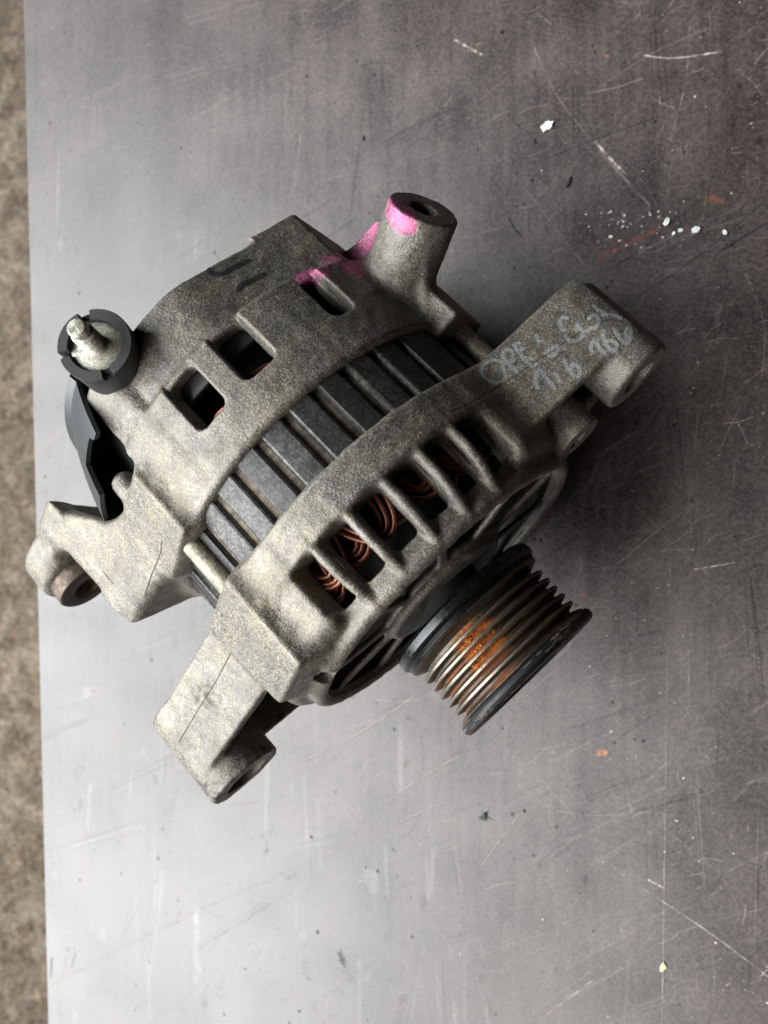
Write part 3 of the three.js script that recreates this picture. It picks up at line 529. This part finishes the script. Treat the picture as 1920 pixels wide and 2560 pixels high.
// pulley with six belt grooves
{
  const A = 64.44, prof = [[-18.5, 9], [-18.5, 28.6], [-18.1, 29.4], [-17.4, 29.9], [-14.9, 30.1], [-14.4, 29.8], [-13.6, 28.9], [-12.6, 28.5], [-12.0, 28.6], [-11.4, 28.2]];
  const ribTop = 27.1, ribBot = 24.0;
  prof.push([-9.5, ribBot + 0.1], [-8.3, ribBot]);
  for (let k = -2; k <= 2; k++) { const c = k * 3.56; prof.push([c - 0.62, ribTop - 0.35], [c - 0.38, ribTop], [c + 0.38, ribTop], [c + 0.62, ribTop - 0.35], [c + 1.35, ribBot + 0.12], [c + 2.2, ribBot + 0.12]); }
  prof.push([9.6, ribBot + 1.2], [10.5, 27.3], [11.0, 27.6], [11.6, 28.5], [12.5, 29.1], [13.6, 29.2], [14.6, 28.8], [15.2, 27.9], [15.4, 26.8], [15.2, 22], [13.6, 20.5], [13.6, 9]);
  const W = 1024, Hh = 256, r = rng(21);
  // length along the profile -> texture v
  let len = [0]; for (let i = 1; i < prof.length; i++) len.push(len[i - 1] + Math.hypot(prof[i][0] - prof[i - 1][0], prof[i][1] - prof[i - 1][1]));
  const total = len[len.length - 1], zAt = v => { const s = v * total; let i = 1; while (i < len.length - 1 && len[i] < s) i++; const t = (s - len[i - 1]) / (len[i] - len[i - 1]); return [prof[i - 1][0] + (prof[i][0] - prof[i - 1][0]) * t, prof[i - 1][1] + (prof[i][1] - prof[i - 1][1]) * t]; };
  const met = new Uint8Array(W * Hh * 4);
  const tex = texture(W, (i, c, x, y) => {
    const [z, rad] = zAt(y / Hh), q = (y * 4 % 1024) * 1024 + x, run = noise3(x * 0.012, z * 2.2, 4), fine = noise3(x * 0.2, z * 3.5, 8), ang = x / W * 360;
    const groove = sstep(27, 24.8, rad) * sstep(-13, -10, z) * sstep(12, 10, z), tip = z > -8 && z < 8 && rad > 26.7;
    let R = [46, 46, 48], rough = 95, m = 230;
    const k = (run - 0.5) * 40 + (fine - 0.5) * 30; R = R.map(v => v + k * 0.6);
    if (z > -12 && z < 11) { R = [78 + k, 70 + k, 60 + k]; rough = 128; m = 165; }
    // rust, thickest over one stretch of the rim
    const patch = Math.max(0, 1 - Math.abs(((ang - 85 + 540) % 360) - 180) / 26), amt = patch * 1.15 * sstep(-11, -7, z) * sstep(9, 3, z) + 0.85 * sstep(0.42, 0.75, run) * sstep(-10, 0, z) + 0.3;
    const rust = (z > -11 && z < 11.2) ? sstep(0.5, 0.95, amt * (0.55 + 0.65 * fine) * (tip ? 0.4 : 0.85 + 0.3 * groove)) : 0;
    const hot = patch > 0.35 && z < 3 ? 1 : 0.1 + 0.35 * run, rc = [92 + 100 * hot * (0.15 + 0.85 * fine), 50 + 56 * hot * (0.15 + 0.85 * fine), 24 - 4 * hot];
    R = R.map((v, j) => v + (rc[j] - v) * rust); rough = rough + (215 - rough) * rust; m = m * (1 - rust);
    if (tip && rust < 0.5) { R = R.map(v => v + 44); rough = 104; m = 190; }
    if (z < -14.3) { R = [74, 74, 75].map(v => v + (fine - 0.5) * 20); rough = 60 + 36 * fine; m = 235; }
    if (z > 11.4) { R = [44, 45, 47].map(v => v + (run - 0.5) * 30); rough = 96 + 50 * fine; m = 170; if (run > 0.58 && fine > 0.4) { R = [92, 82, 68]; m = 40; rough = 200; } }
    c[0] = R[0]; c[1] = R[1]; c[2] = R[2]; met[4 * i] = 0; met[4 * i + 1] = clamp(rough, 0, 255); met[4 * i + 2] = clamp(m, 0, 255); met[4 * i + 3] = 255;
  }, true, Hh);
  const mt = new THREE.DataTexture(met, W, Hh); mt.wrapS = mt.wrapT = THREE.RepeatWrapping; mt.magFilter = THREE.LinearFilter; mt.needsUpdate = true;
  const pts = []; for (let i = 0; i < prof.length; i++) pts.push(new THREE.Vector2(prof[i][1], prof[i][0] + A));
  // each straight run of the profile becomes its own strip, so edges stay crisp
  const strips = [], S = 160;
  for (let i = 1; i < prof.length; i++) {
    const pos = [], nor = [], uv = [], idx = [], [z0, r0] = prof[i - 1], [z1, r1] = prof[i], l = Math.hypot(z1 - z0, r1 - r0), nr = (z1 - z0) / l, nz = -(r1 - r0) / l;
    for (let k = 0; k <= S; k++) { const t = k / S * Math.PI * 2, c = Math.cos(t), s = Math.sin(t); for (const [z, q, v] of [[z0, r0, len[i - 1]], [z1, r1, len[i]]]) { pos.push(q * c, q * s, z + A); nor.push(nr * c, nr * s, nz); uv.push(k / S, v / total); } if (k) { const b = (k - 1) * 2; idx.push(b, b + 2, b + 1, b + 1, b + 2, b + 3); } }
    const g = new THREE.BufferGeometry(); g.setAttribute('position', new THREE.Float32BufferAttribute(pos, 3)); g.setAttribute('normal', new THREE.Float32BufferAttribute(nor, 3)); g.setAttribute('uv', new THREE.Float32BufferAttribute(uv, 2)); g.setIndex(idx); strips.push(g);
  }
  const pm = new THREE.MeshStandardMaterial({ map: tex, roughnessMap: mt, metalnessMap: mt, roughness: 1, metalness: 1 });
  const p = part('pulley', mergeGeometries(strips), pm, alternator); p.userData.label = 'six-groove belt pulley, rusted between its ribs';
  // flakes of rust standing up in the grooves
  const fl = []; for (let i = 0; i < 16; i++) { const a = (82 + 18 * r()) * D2R, z = A + [-5.3, -1.8, -5.3, -1.8, 1.8][i % 5] + (r() - 0.5) * 1.6, q = 25.2 + 1.1 * r(), g = new THREE.IcosahedronGeometry(0.35 + 0.5 * r(), 0); g.scale(1, 0.5 + 0.4 * r(), 0.6 + 0.6 * r()); g.rotateZ(r() * 6); g.rotateX(r() * 6); g.translate(q * Math.cos(a), q * Math.sin(a), z); fl.push(g); }
  part('rust_flakes', mergeGeometries(fl), new THREE.MeshStandardMaterial({ color: new THREE.Color().setRGB(0.36, 0.12, 0.015), roughness: 0.95 }), p).userData.kind = 'stuff';
}
// sliding bush in the rear lug
const rusty = new THREE.MeshStandardMaterial({ map: dusty(12, [66, 58, 52], [124, 104, 88]), roughness: 0.6, metalness: 0.5 });
{
  const x = LB[0] - 1, y = LB[1], g = lathe([[-76, 5.5], [-76, 12], [-60.8, 12.2], [-60, 11.6], [-60, 6.4], [-61, 5.5], [-76, 5.5]], 56); g.translate(x, y, 0);
  const bush = part('bush', g, rusty, alternator), face = lathe([[-60.6, 6.2], [-59.7, 6.4], [-59.7, 11.2], [-60.2, 11.6]], 56); face.translate(x, y, 0);
  part('bush_face', face, new THREE.MeshStandardMaterial({ color: new THREE.Color().setRGB(0.035, 0.03, 0.028), roughness: 0.6, metalness: 0.3 }), bush);
}
// rear plastic cover
{
  const plastic = new THREE.MeshStandardMaterial({ color: new THREE.Color().setRGB(0.035, 0.037, 0.039), roughness: 0.42, bumpMap: castBump, bumpScale: 0.00002 });
  const rad = a => 74.5 - 0.14 * (-a - 52) - 0.0042 * (a + 52) * (a + 52), tail = [[-91, 64.6], [-94, 61.5], [-96.4, 56], [-97.4, 46], [-97.6, 20]];
  const frontEdge = f => f < 115.5 ? -65 : f < 117 ? -65 - (f - 115.5) * 2 : f < 128 ? -68 : f < 129 ? -68 + (f - 128) * 12 : -56;
  const rows = [], a0 = 113, a1 = 262, N = 260;
  for (let k = 0; k <= N; k++) {
    const f = a0 + (a1 - a0) * Math.pow(k / N, 1.7), e = frontEdge(f), out = []; for (let j = 0; j <= 10; j++) { const a = e + (-88 - e) * j / 10; out.push([a, rad(a)]); } out.push(...tail);
    const inn = out.map(([a, q], j) => [j >= 11 ? a + 1.6 : a, q - 1.8]).reverse(); rows.push([...out, ...inn].map(([a, q]) => [q * Math.cos(f * D2R), q * Math.sin(f * D2R), a]));
  }
  const M = rows[0].length, pos = rows.flat(2), idx = [];
  for (let k = 0; k < N; k++) for (let j = 0; j < M; j++) { const a = k * M + j, b = k * M + (j + 1) % M; idx.push(a, b, a + M, b, b + M, a + M); }
  for (let j = 0; j < M / 2 - 1; j++) { const a = j, b = j + 1, c = M - 2 - j, d = M - 1 - j; idx.push(a, d, b, b, d, c); }
  const shell = new THREE.BufferGeometry(); shell.setAttribute('position', new THREE.Float32BufferAttribute(pos, 3)); shell.setIndex(idx);
  const whole = toCreasedNormals(shell, 0.6); whole.setAttribute('uv', new THREE.Float32BufferAttribute(new Float32Array(whole.attributes.position.count * 2).map((v, i) => whole.attributes.position.array[(i >> 1) * 3 + (i & 1) * 2] / 80), 2));
  part('rear_cover', whole, plastic, alternator);
  part('rear_cover_rim', lathe([[-76, 4], [-76, 30], [-94, 28], [-94, 4]], 64), black, alternator);
}
// charging terminal: moulded insulator, washer, threaded stud
{
  const t = new THREE.Vector3(0.34, 0.92, 0.12).normalize(), c = new THREE.Vector3(-4.4, 75.2, -77.8), q = new THREE.Quaternion().setFromUnitVectors(new THREE.Vector3(0, 0, 1), t);
  const place = g => { g.applyQuaternion(q); g.translate(c.x, c.y, c.z); return g; };
  const terminal = new THREE.Group(); terminal.name = 'terminal'; alternator.add(terminal);
  const rubber = new THREE.MeshStandardMaterial({ color: new THREE.Color().setRGB(0.02, 0.02, 0.021), roughness: 0.6, bumpMap: castBump, bumpScale: 0.0001 });
  const zinc = new THREE.MeshStandardMaterial({ map: dusty(17, [138, 136, 124], [232, 228, 212]), roughness: 0.42, metalness: 0.7, bumpMap: castBump, bumpScale: 0.00008 });
  part('insulator', place(lathe([[-16, 2], [-16, 11.2], [-3, 11.3], [-2.4, 10.9], [-2.4, 8.2], [-5, 8], [-5, 2]], 72)), rubber, terminal);
  // the broken collar: raised arcs left standing on the insulator
  for (const [a0, a1, h] of [[-118, 38, 1.5], [58, 128, 1.9], [141, 222, 1.3]]) {
    const sh = new THREE.Shape(); sh.absarc(0, 0, 11.2, a0 * D2R, a1 * D2R, false); sh.absarc(0, 0, 8.4, a1 * D2R, a0 * D2R, true); sh.closePath();
    const g = new THREE.ExtrudeGeometry(sh, { depth: h + 1, bevelEnabled: true, bevelSize: 0.25, bevelThickness: 0.25, bevelSegments: 1, curveSegments: 14 }); g.translate(0, 0, -3.2); part('insulator_collar', place(g), rubber, terminal);
  }
  part('washer', place(lathe([[-5, 2], [-5, 8], [-2.6, 8.2], [-2.1, 7.8], [-1.4, 5.6], [-1.2, 2]], 60)), zinc, terminal);
  const th = [[-3, 0.01], [-3, 2.5]]; for (let i = 0; i < 8; i++) th.push([-1.4 + i * 1.4, 3.55], [-1.1 + i * 1.4, 3.55], [-0.6 + i * 1.4, 2.6], [-0.3 + i * 1.4, 2.6]); th.push([10.2, 2.9], [12.6, 2.95], [13.3, 2.4], [13.5, 0.01]);
  part('stud', place(toCreasedNormals(lathe(th, 48), 0.35)), zinc, terminal);
}

// ------------------------------------------------------------------ crumbs lying on the table
const chipMat = new THREE.MeshStandardMaterial({ color: new THREE.Color().setRGB(0.72, 0.76, 0.74), roughness: 0.9 });
const creamMat = new THREE.MeshStandardMaterial({ color: new THREE.Color().setRGB(0.72, 0.62, 0.36), roughness: 0.9 });
const darkMat = new THREE.MeshStandardMaterial({ color: new THREE.Color().setRGB(0.02, 0.02, 0.02), roughness: 0.8 });
let chipSeed = 300;
function crumb(name, label, mat, x, y, w, l, h, turn, group) {
  const r = rng(chipSeed++), n = 13, sh = new THREE.Shape();
  for (let i = 0; i < n; i++) { const t = i / n * Math.PI * 2, k = 0.36 + 0.2 * r(), px = Math.cos(t) * l * k, py = Math.sin(t) * w * k; i ? sh.lineTo(px, py) : sh.moveTo(px, py); }
  sh.closePath();
  const g = new THREE.ExtrudeGeometry(sh, { depth: h * 0.5, bevelEnabled: true, bevelThickness: h * 0.25, bevelSize: h * 0.2, bevelSegments: 1 });
  const p = g.attributes.position; for (let i = 0; i < p.count; i++) if (p.getZ(i) > h * 0.4) p.setZ(i, p.getZ(i) + (noise3(p.getX(i) * 1.3, p.getY(i) * 1.3, chipSeed) - 0.5) * h * 0.8);
  g.translate(0, 0, h * 0.25); g.rotateX(-Math.PI / 2); g.computeVertexNormals(); g.scale(0.001, 0.001, 0.001);
  const o = new THREE.Mesh(g, mat), [tx, tz] = onTable(x, y); o.name = name; o.position.set(tx / 1000, 0, tz / 1000); o.rotation.y = turn + Math.atan2(-e1[1], e1[0]); o.castShadow = o.receiveShadow = true; scene.add(o);
  o.userData = { label, category: 'crumb' }; if (group) o.userData.group = group; return o;
}
crumb('paint_chip', 'large white paint chip lying alone above the pink-marked boss', chipMat, 1183, 273, 3.6, 5.4, 1.0, 0.5);
crumb('paint_chip_001', 'roundish white crumb, largest of the row beside the rust smear', chipMat, 1504, 498, 2.4, 3.2, 1.0, 0.3);
crumb('paint_chip_002', 'oblong white crumb set above the row beside the rust smear', chipMat, 1440, 480, 2.0, 2.8, 0.9, 1.0);
const ROW = 'tiny white crumbs in the row beside the rust smear';
[[1470, 498, 1.3, 1.8], [1456, 505, 1.2, 1.6], [1566, 503, 1.6, 2.2], [1320, 512, 1.2, 1.6]].forEach(([x, y, w, l], i) => crumb('white_crumb' + (i ? '_00' + i : ''), 'tiny white crumb in the row beside the rust smear', chipMat, x, y, w, l, 0.7, i, ROW));
crumb('cream_chip', 'cream coloured chip by the long scratch below the pulley', creamMat, 1433, 2088, 1.8, 3.6, 0.9, 1.2);
crumb('metal_sliver', 'thin dark sliver of metal pointing at the large white chip', darkMat, 1228, 395, 1.1, 4.4, 0.8, 1.1);
crumb('dark_crumb', 'black crumb on the table below the front bracket rim', darkMat, 1048, 1763, 1.2, 3.2, 0.6, 1.5);

renderer.render(scene, camera);
